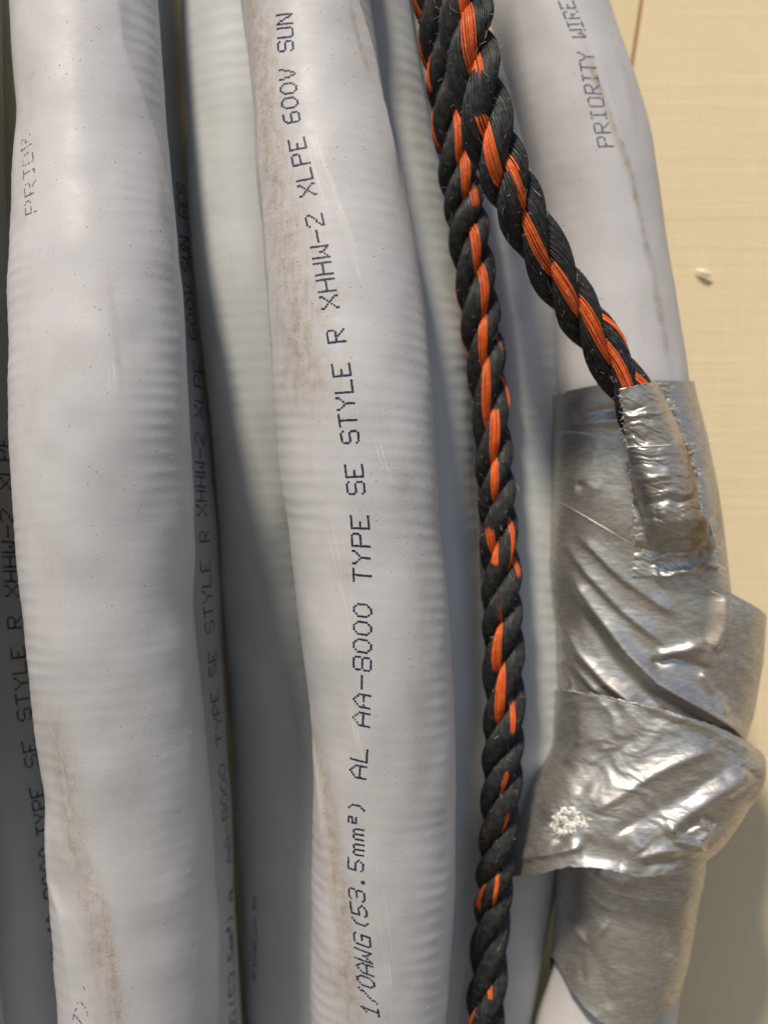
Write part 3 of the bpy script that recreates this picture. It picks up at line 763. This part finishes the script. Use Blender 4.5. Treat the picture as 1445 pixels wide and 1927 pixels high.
# upper wrap
o1, t1, P1, d1, _ = wrap("topmost smooth wrap of silver tape on the right cable, beneath the rope end",
    [(650, 1041, 1290), (717, 1042, 1302), (830, 1041, 1332), (920, 1039, 1352), (1000, 1038, 1364), (1130, 1040, 1385), (1200, 1045, 1380)], TY, 0.0168,
    [(1035, 748), (1060, 735), (1090, 727), (1135, 719), (1200, 716), (1300, 717), (1340, 722)], [(1030, 1010), (1200, 1130), (1420, 1190)],
    [([(1075, 788), (1130, 772), (1180, 770)], -0.0007, 10, 9), ([(1070, 800), (1130, 794), (1180, 790)], 0.0006, 8, 8), ([(1060, 900), (1100, 905), (1130, 925)], 0.0005, 22),
     ([(1085, 912), (1095, 914), (1100, 916)], -0.0009, 9), ([(1340, 720), (1320, 900), (1340, 1000)], 0.0003, 12)], 41, 0.00004,
    dirts=[([(1360, 900), (1350, 1000)], 15, 0.3)], lips=(1, 0))
V, F = thread(o1, [(1042, 811), (1100, 815), (1175, 817)], lambda X, Y_: [d1(X, Y_)], 0.00011, 1, 0.0003)
mesh_from("thread", V, F, M_COTTON, o1)

# strip over the rope end
rope_px = np.stack(to_px(front_C), -1)
def strip():
    left = np.array([(1168, 733), (1171, 760), (1175, 800), (1182, 850), (1187, 900), (1192, 960), (1194, 1010), (1190, 1085)], float)
    right = np.array([(1258, 721), (1264, 760), (1275, 790), (1283, 822), (1303, 846), (1310, 880), (1313, 950), (1338, 988), (1345, 1040), (1352, 1074)], float)
    nv, nu = 240, 110
    v = np.linspace(0, 1, nv); u = np.linspace(0, 1, nu)[None, :]
    def edge(e, jg, sd):
        l = np.r_[0, np.cumsum(np.hypot(*np.diff(e, axis=0).T))]; l /= l[-1]
        x = np.interp(v, l, e[:, 0]); y = np.interp(v, l, e[:, 1])
        return x + jg * vnoise(v * 45, v * 0, sd) + 0.6 * jg * vnoise(v * 110, v * 0, sd + 1), y
    lx, ly = edge(left, 2.2, 3); rx, ry_ = edge(right, 3.0, 6)
    X = lx[:, None] * (1 - u) + rx[:, None] * u; Y = ly[:, None] * (1 - u) + ry_[:, None] * u
    Y = Y - 5 * np.sin(u * math.pi) * (v[:, None] < 2) + (2.0 * vnoise(u * 14, u * 0, 5)) * (1 - v[:, None]) + 10 * np.sin(u * 3.1) * v[:, None] ** 4
    base = np.array([[d1(a, b) for a, b in zip(X[i, ::10], Y[i, ::10])] for i in range(0, nv, 12)])
    ii = np.linspace(0, base.shape[0] - 1, nv); jj = np.linspace(0, base.shape[1] - 1, nu)
    b0 = np.array([np.interp(jj, np.arange(base.shape[1]), base[k]) for k in range(base.shape[0])])
    base = np.array([[0]]) + np.stack([np.interp(ii, np.arange(b0.shape[0]), b0[:, k]) for k in range(nu)], 1)
    dd = np.min(np.hypot(X[..., None] - rope_px[None, None, -260::4, 0], Y[..., None] - rope_px[None, None, -260::4, 1]), -1)
    axis = np.interp(Y, rope_px[-260:, 1], rope_px[-260:, 0])
    rr_ = 0.0052 * 8500 / 1.02
    ry_row = np.interp(Y, rope_px[-260:, 1], front_C[-260:, 1])
    prof = np.sqrt(np.clip(1 - (np.abs(X - axis) / (1.42 * rr_)) ** 2.6, 0, 1))
    over = ry_row + 0.004 - (0.0052 + 0.0010 + 0.004) * prof - 0.0005 + 0.009 * sstep(975, 1050, Y)
    cover = base - 0.0018
    kq = 0.0012
    hh = np.clip(0.5 + 0.5 * (over - cover) / kq, 0, 1)
    ys = over * (1 - hh) + cover * hh - kq * hh * (1 - hh)
    h = base - ys
    wr = np.zeros(X.shape)
    Xw = X + 6 * vnoise(X / 30, Y / 25, 91); Yw = Y + 9 * fbm(X / 34, Y / 40, 92, 2)
    for (x0, y0, x1, y1, a, w) in [(1180, 770, 1270, 752, -.0005, 6), (1178, 785, 1265, 775, .0006, 6), (1178, 800, 1270, 790, -.0006, 5), (1180, 808, 1260, 800, .0007, 6), (1182, 826, 1280, 812, -.0006, 6),
                                   (1185, 850, 1290, 836, .0004, 6), (1186, 872, 1290, 868, -.0006, 8), (1190, 905, 1260, 890, .0011, 17), (1190, 955, 1290, 945, -.0013, 11), (1240, 940, 1310, 920, .0008, 8),
                                   (1195, 985, 1300, 965, .0009, 13), (1195, 1012, 1290, 1000, .0007, 9), (1195, 1030, 1300, 1020, -.0013, 10), (1230, 1000, 1320, 960, -.0006, 7), (1280, 1052, 1335, 1030, .0006, 8),
                                   (1200, 1058, 1290, 1060, -.0007, 12), (1240, 1078, 1352, 1062, .0016, 8)]:
        b, sg, pos = pl_dist(Xw, Yw, [(x0, y0), (x1, y1)]); wr += 0.85 * a * np.exp(-np.sqrt(b * b + 3) / (1.0 * w)) * (0.45 + 0.9 * np.abs(vnoise(X / 26, Y / 60, 95 + int(y0))))
    wr += 0.00016 * (1 - 2 * np.abs(vnoise(Xw / 46, Yw / 9.0, 77))) + 0.00010 * (1 - 2 * np.abs(vnoise((X + 0.5 * Y) / 30, (Y - 0.5 * X) / 7.0, 78)))
    y = base - h - wr
    f = (D + y) / D / S
    P = np.stack([(X - CX) * f, y, (CY - Y) * f], -1)
    b, _, _ = pl_dist(X, Y, [(1300, 850), (1308, 930), (1318, 1000), (1320, 1060)])
    dirt = np.clip(1.15 - b / 34.0, 0, 1) * 0.95
    b, _, _ = pl_dist(X, Y, [(1225, 760), (1245, 830)]); dirt = np.maximum(dirt, 0.3 * np.clip(1.2 - b / 30, 0, 1))
    o = mesh_from("duct_tape", P.reshape(-1, 3), grid_faces(nv, nu), M_TAPE, None, attrs={"dirt": dirt})
    md = o.modifiers.new("thickness", 'SOLIDIFY'); md.thickness = 0.00022; md.offset = 0
    tag(o, "puckered upright strip of silver tape with frayed sides, covering the rope end", "tape", TGRP)
    # frayed cotton along the torn sides
    rg = np.random.default_rng(9); paths = []
    for sidej, sg in ((0, -1), (nu - 1, 1)):
        for _ in range(150):
            i = rg.integers(2, nv - 2); p0 = P[i, sidej]; L = rg.uniform(0.0002, 0.0007)
            dv = np.array([sg * rg.uniform(0.2, 1.0), -rg.uniform(0, 0.5), rg.normal(0, 0.8)]); cv = rg.normal(0, 0.6, 3); q = np.linspace(0, 1, 5)[:, None]
            paths.append(p0 + L * (q * dv + q * q * cv))
    for (sx, sy, n_, L0) in [(1314, 890, 7, 0.0016), (1352, 1074, 5, 0.0022), (1312, 918, 3, 0.0012), (1170, 742, 3, 0.001)]:
        i = int(np.argmin(np.hypot(X[:, -1 if sx > 1250 else 0] - sx, Y[:, -1 if sx > 1250 else 0] - sy))); p0 = P[i, -1 if sx > 1250 else 0]
        for _ in range(n_):
            q = np.linspace(0, 1, 8)[:, None]; paths.append(p0 + L0 * rg.uniform(0.6, 1.2) * (q * np.array([0.8, -0.2, rg.normal(0.1, 0.6)]) + q * q * rg.normal(0, 0.4, 3)))
    i = int(np.argmin(np.abs(Y[:, -1] - 985))); a = np.linspace(-2.4, 2.6, 24)
    paths.append(P[i, -1] + np.stack([0.0006 + 0.0007 * np.cos(a), -0.0004 + 0 * a, 0.0004 + 0.0008 * np.sin(a)], 1))
    V, F = sweep(paths, 0.00004, 3)
    tag(mesh_from("frayed_cotton", V, F, M_COTTON, o), kind="stuff")
    def dep(Xq, Yq):
        i = int(np.argmin((X - Xq) ** 2 + (Y - Yq) ** 2)); i, j = divmod(i, nu)
        return P[i, j, 1] if math.hypot(X[i, j] - Xq, Y[i, j] - Yq) < 4 else 1.0
    V, F = thread(o, [(1178, 841), (1220, 839), (1285, 835), (1320, 832), (1338, 831)], lambda a_, b_: [d1(a_, b_), dep(a_, b_)], 0.00011, 5, 0.0003)
    q = np.linspace(0, 1, 20)[:, None]; e0 = V[-5:].mean(0)
    V2, F2 = sweep([e0 + q * np.array([0.0042, -0.001, 0.0013]) + q * q * np.array([0, 0, 0.0005])], 0.00006, 5)
    mesh_from("thread", np.concatenate([V, V2]), np.concatenate([F, F2 + len(V)]), M_COTTON, o)
    return o
o2 = strip()

# broad diagonal wrap
o3, t3, P3, d3, _ = wrap("broad diagonal wrap of silver tape with two long curved folds and a loose right flap",
    [(900, 1041, 1350), (940, 1039, 1354), (1000, 1036, 1364), (1060, 1035, 1382), (1110, 1039, 1420), (1140, 1042, 1444), (1165, 1044, 1446), (1240, 1046, 1441), (1340, 1048, 1422), (1375, 1048, 1408), (1450, 1048, 1395)], [(-400, 0.031), (900, 0.0300), (1380, 0.0320), (2300, 0.032)], 0.0178,
    [(1030, 934), (1040, 940), (1100, 982), (1180, 1035), (1290, 1090), (1380, 1132), (1446, 1163)], [(1030, 1330), (1200, 1370), (1300, 1395), (1440, 1430)],
    [([(1043, 1070), (1052, 1160), (1090, 1230), (1140, 1285), (1215, 1345)], 0.0011, 8, 13), ([(1036, 1040), (1046, 1140), (1062, 1200)], 0.0006, 5, 6),
     ([(1068, 1075), (1120, 1150), (1180, 1230), (1235, 1285), (1320, 1335), (1400, 1388)], 0.0015, 10, 20), ([(1100, 1160), (1160, 1250), (1240, 1330)], -0.0007, 14),
     ([(1215, 1250), (1270, 1238), (1330, 1262), (1360, 1320)], -0.0009, 12, 9), ([(1230, 1235), (1290, 1222), (1330, 1205)], 0.0008, 14, 10), ([(1320, 1262), (1345, 1310), (1360, 1345)], 0.0007, 8, 12),
     ([(1055, 1010), (1100, 1075), (1170, 1150), (1250, 1215)], 0.0006, 6, 16), ([(1090, 1010), (1170, 1090), (1270, 1160)], 0.0004, 6, 14), ([(1050, 1200), (1080, 1255), (1130, 1310)], 0.0007, 5, 10), ([(1365, 1120), (1362, 1180), (1340, 1225)], 0.0008, 12, 8), ([(1340, 1110), (1330, 1180), (1318, 1220)], -0.0006, 16), ([(1050, 1240), (1075, 1280), (1080, 1310)], 0.0010, 9, 7)], 43, 0.00006, sig=6, famp=1.6,
    dirts=[([(1350, 1110), (1345, 1180), (1325, 1240)], 26, 0.6)], nv=220, nu=300)
V, F = thread(o3, [(1040, 941), (1100, 983), (1180, 1036), (1290, 1091), (1380, 1133), (1440, 1161)], lambda X, Y_: [d3(X, Y_ + 2)], 0.00009, 2, 0.00015)
mesh_from("edge_thread", V, F, M_COTTON, o3)

# lower wrap and the layer above it
o5, t5, _, d5, _ = wrap("lowest wrap of silver tape, ending in a curved rim above bare cable",
    [(1560, 1050, 1332), (1600, 1049, 1328), (1640, 1049, 1324), (1700, 1046, 1312), (1790, 1041, 1297), (1830, 1034, 1285), (1860, 1028, 1277), (1950, 1005, 1268), (2000, 990, 1262)], TY, 0.0170,
    [(1040, 1600), (1330, 1600)], [(1035, 1790), (1060, 1862), (1080, 1895), (1105, 1922), (1150, 1945), (1200, 1925), (1240, 1893), (1278, 1860)],
    [([(1055, 1680), (1065, 1730), (1105, 1775), (1150, 1730)], 0.0007, 8, 9), ([(1100, 1770), (1130, 1830), (1150, 1900)], -0.0006, 18), ([(1250, 1730), (1262, 1780), (1255, 1800)], -0.0008, 12),
     ([(1050, 1790), (1090, 1800), (1100, 1850)], -0.0005, 14)], 45, 0.00006, nv=170)
o6, t6, _, d6, _ = wrap("short wrap of silver tape showing a curved rim just below the crumpled wrap",
    [(1560, 1049, 1333), (1600, 1048, 1329), (1640, 1048, 1325), (1700, 1045, 1313), (1760, 1044, 1302)], TY, 0.0174,
    [(1040, 1580), (1330, 1580)], [(1040, 1600), (1075, 1630), (1092, 1648), (1130, 1682), (1180, 1695), (1250, 1698), (1290, 1685), (1330, 1665)],
    [([(1120, 1640), (1170, 1660), (1200, 1650)], 0.0005, 14)], 46, 0.00005, nv=90)

V, F = thread(o6, [(1092, 1646), (1130, 1680), (1180, 1693), (1250, 1696), (1290, 1683)], lambda X, Y_: [d6(X, Y_ - 3)], 0.00007, 6, 0.00012)
mesh_from("edge_thread", V, F, M_COTTON, o6)
V, F = thread(o5, [(1060, 1858), (1080, 1891), (1105, 1918), (1150, 1940)], lambda X, Y_: [d5(X + 2, Y_ - 4)], 0.00007, 7, 0.00012)
mesh_from("edge_thread", V, F, M_COTTON, o5)

# crumpled wrap on top
o4, t4, P4, d4, _ = wrap("crumpled wide wrap of silver tape with a pointed lower left flap and white fuzzy tear",
    [(1230, 1046, 1390), (1297, 1045, 1396), (1350, 1043, 1404), (1395, 1041, 1424), (1420, 1034, 1443), (1450, 1016, 1446), (1480, 1000, 1440), (1505, 990, 1416), (1545, 981, 1392), (1580, 974, 1362), (1605, 970, 1335), (1630, 965, 1312), (1650, 961, 1298), (1720, 958, 1290)],
    [(-400, 0.031), (1240, 0.031), (1560, 0.0230), (1640, 0.0222), (2300, 0.0222)], 0.0190,
    [(1040, 1297), (1080, 1301), (1200, 1331), (1300, 1362), (1370, 1390), (1446, 1424)], [(955, 1650), (1000, 1646), (1050, 1631), (1110, 1636), (1170, 1652), (1225, 1648), (1250, 1644), (1300, 1624), (1345, 1592)],
    [([(1070, 1320), (1075, 1380), (1045, 1430), (1010, 1465)], -0.0014, 16, 12), ([(1085, 1310), (1090, 1390), (1060, 1440)], 0.0008, 14, 20),
     ([(1340, 1405), (1240, 1450), (1110, 1530)], 0.0012, 20, 16), ([(1380, 1440), (1290, 1500), (1150, 1575)], -0.0010, 20, 20), ([(1420, 1440), (1310, 1520), (1250, 1565)], 0.0013, 22, 16),
     ([(1200, 1390), (1140, 1430), (1085, 1500)], -0.0008, 18), ([(1250, 1340), (1330, 1370), (1420, 1420)], 0.0009, 12, 22),
     ([(990, 1500), (1030, 1560), (1065, 1590)], -0.0018, 14, 16), ([(968, 1618), (1030, 1606), (1095, 1592)], 0.0016, 9, 14), ([(1090, 1600), (1150, 1612), (1180, 1620)], -0.0022, 16, 20),
     ([(1255, 1545), (1270, 1580), (1310, 1590), (1330, 1565), (1320, 1540)], 0.0011, 8, 8), ([(1290, 1545), (1300, 1565)], -0.0016, 16), ([(1200, 1615), (1250, 1600), (1330, 1600)], 0.0010, 9, 14), ([(1210, 1632), (1260, 1625), (1290, 1612)], -0.0008, 7),
     ([(1320, 1530), (1345, 1555)], -0.0009, 8), ([(1360, 1500), (1400, 1470), (1440, 1430)], 0.0008, 8, 16), ([(1390, 1440), (1430, 1465)], -0.0012, 7), ([(1180, 1560), (1210, 1600)], 0.0006, 18)], 44, 0.00013, sig=6, lips=(1, 0.2), nv=220, nu=320, jag=1.5,
    dirts=[([(1430, 1430), (1420, 1500)], 22, 0.35)])
V, F = thread(o4, [(1060, 1299), (1080, 1301), (1200, 1331), (1300, 1362)], lambda X, Y_: [d4(X, Y_ + 2)], 0.00008, 3, 0.00015)
mesh_from("edge_thread", V, F, M_COTTON, o4)
rg = np.random.default_rng(4); paths = []
nr, na = 26, 72
rr = np.linspace(0, 1, nr)[:, None]; aa = np.linspace(0, 2 * math.pi, na, endpoint=False)[None, :]
out = 1 + 0.16 * np.sin(3 * aa + 1) + 0.22 * vnoise(aa * 2.6, aa * 0, 61) + 0.12 * vnoise(aa * 7, aa * 0, 62)
X = 1067 + 35 * rr * out * np.cos(aa); Yp = 1545 + 27 * rr * out * np.sin(aa)
dq = np.array([[d4(a_, b_) for a_, b_ in zip(X[i], Yp[i])] for i in range(nr)])
hh = 0.00012 + 0.00055 * np.abs(fbm(X / 9.0, Yp / 9.0, 63, 2)) + 0.00025 * vnoise(X / 4.0, Yp / 4.0, 64)
yy = dq - hh * np.clip((1 - rr) * 5, 0, 1) + 0.0001 * (rr > 0.97); f = (D + yy) / D / S
Vp = np.stack([(X - CX) * f, yy, (CY - Yp) * f], -1)
for _ in range(300):
    i, k = int(nr * math.sqrt(rg.random()) * 0.999), rg.integers(0, na)
    p0 = Vp[i, k]; q = np.linspace(0, 1, 6)[:, None]; dv = rg.normal(0, 1, 3); dv[1] = -abs(dv[1]) * 0.4; cv = rg.normal(0, 1, 3); cv[1] *= 0.4
    paths.append(p0 + rg.uniform(0.0002, 0.0008) * (q * dv + (q * q - q) * cv * 1.8))
V, F = sweep(paths, 0.00004, 3)
tag(mesh_from("torn_backing", np.concatenate([Vp.reshape(-1, 3), V]), np.concatenate([np.concatenate([grid_faces(nr, na, True)]), F + nr * na]), M_COTTON, o4), kind="stuff")

# ------------------------------------------------------------------ sliver on the boards
a = np.linspace(0, 1, 14); fz = (D + WY) / D / S
P = np.stack([(1306 - CX) * fz + a * 33 * fz, WY - 0.0006 - 0.0005 * np.sin(a * 3.1), (CY - 508) * fz - (a ** 1.12) * 13 * fz], 1)
V, F = sweep([P], [0.00070 * np.sin(np.clip(a, 0.06, 0.94) * 3.1416) + 0.00005], 6)
m = NT("pale_sliver"); m.set(Base_Color=m.mix(m.noise(1500, 2), (0.92, 0.91, 0.88), (0.88, 0.86, 0.80)), Roughness=0.4)
tag(mesh_from("wood_sliver", V, F, m.m), "small white sliver stuck to the pale boards at the right", "splinter")
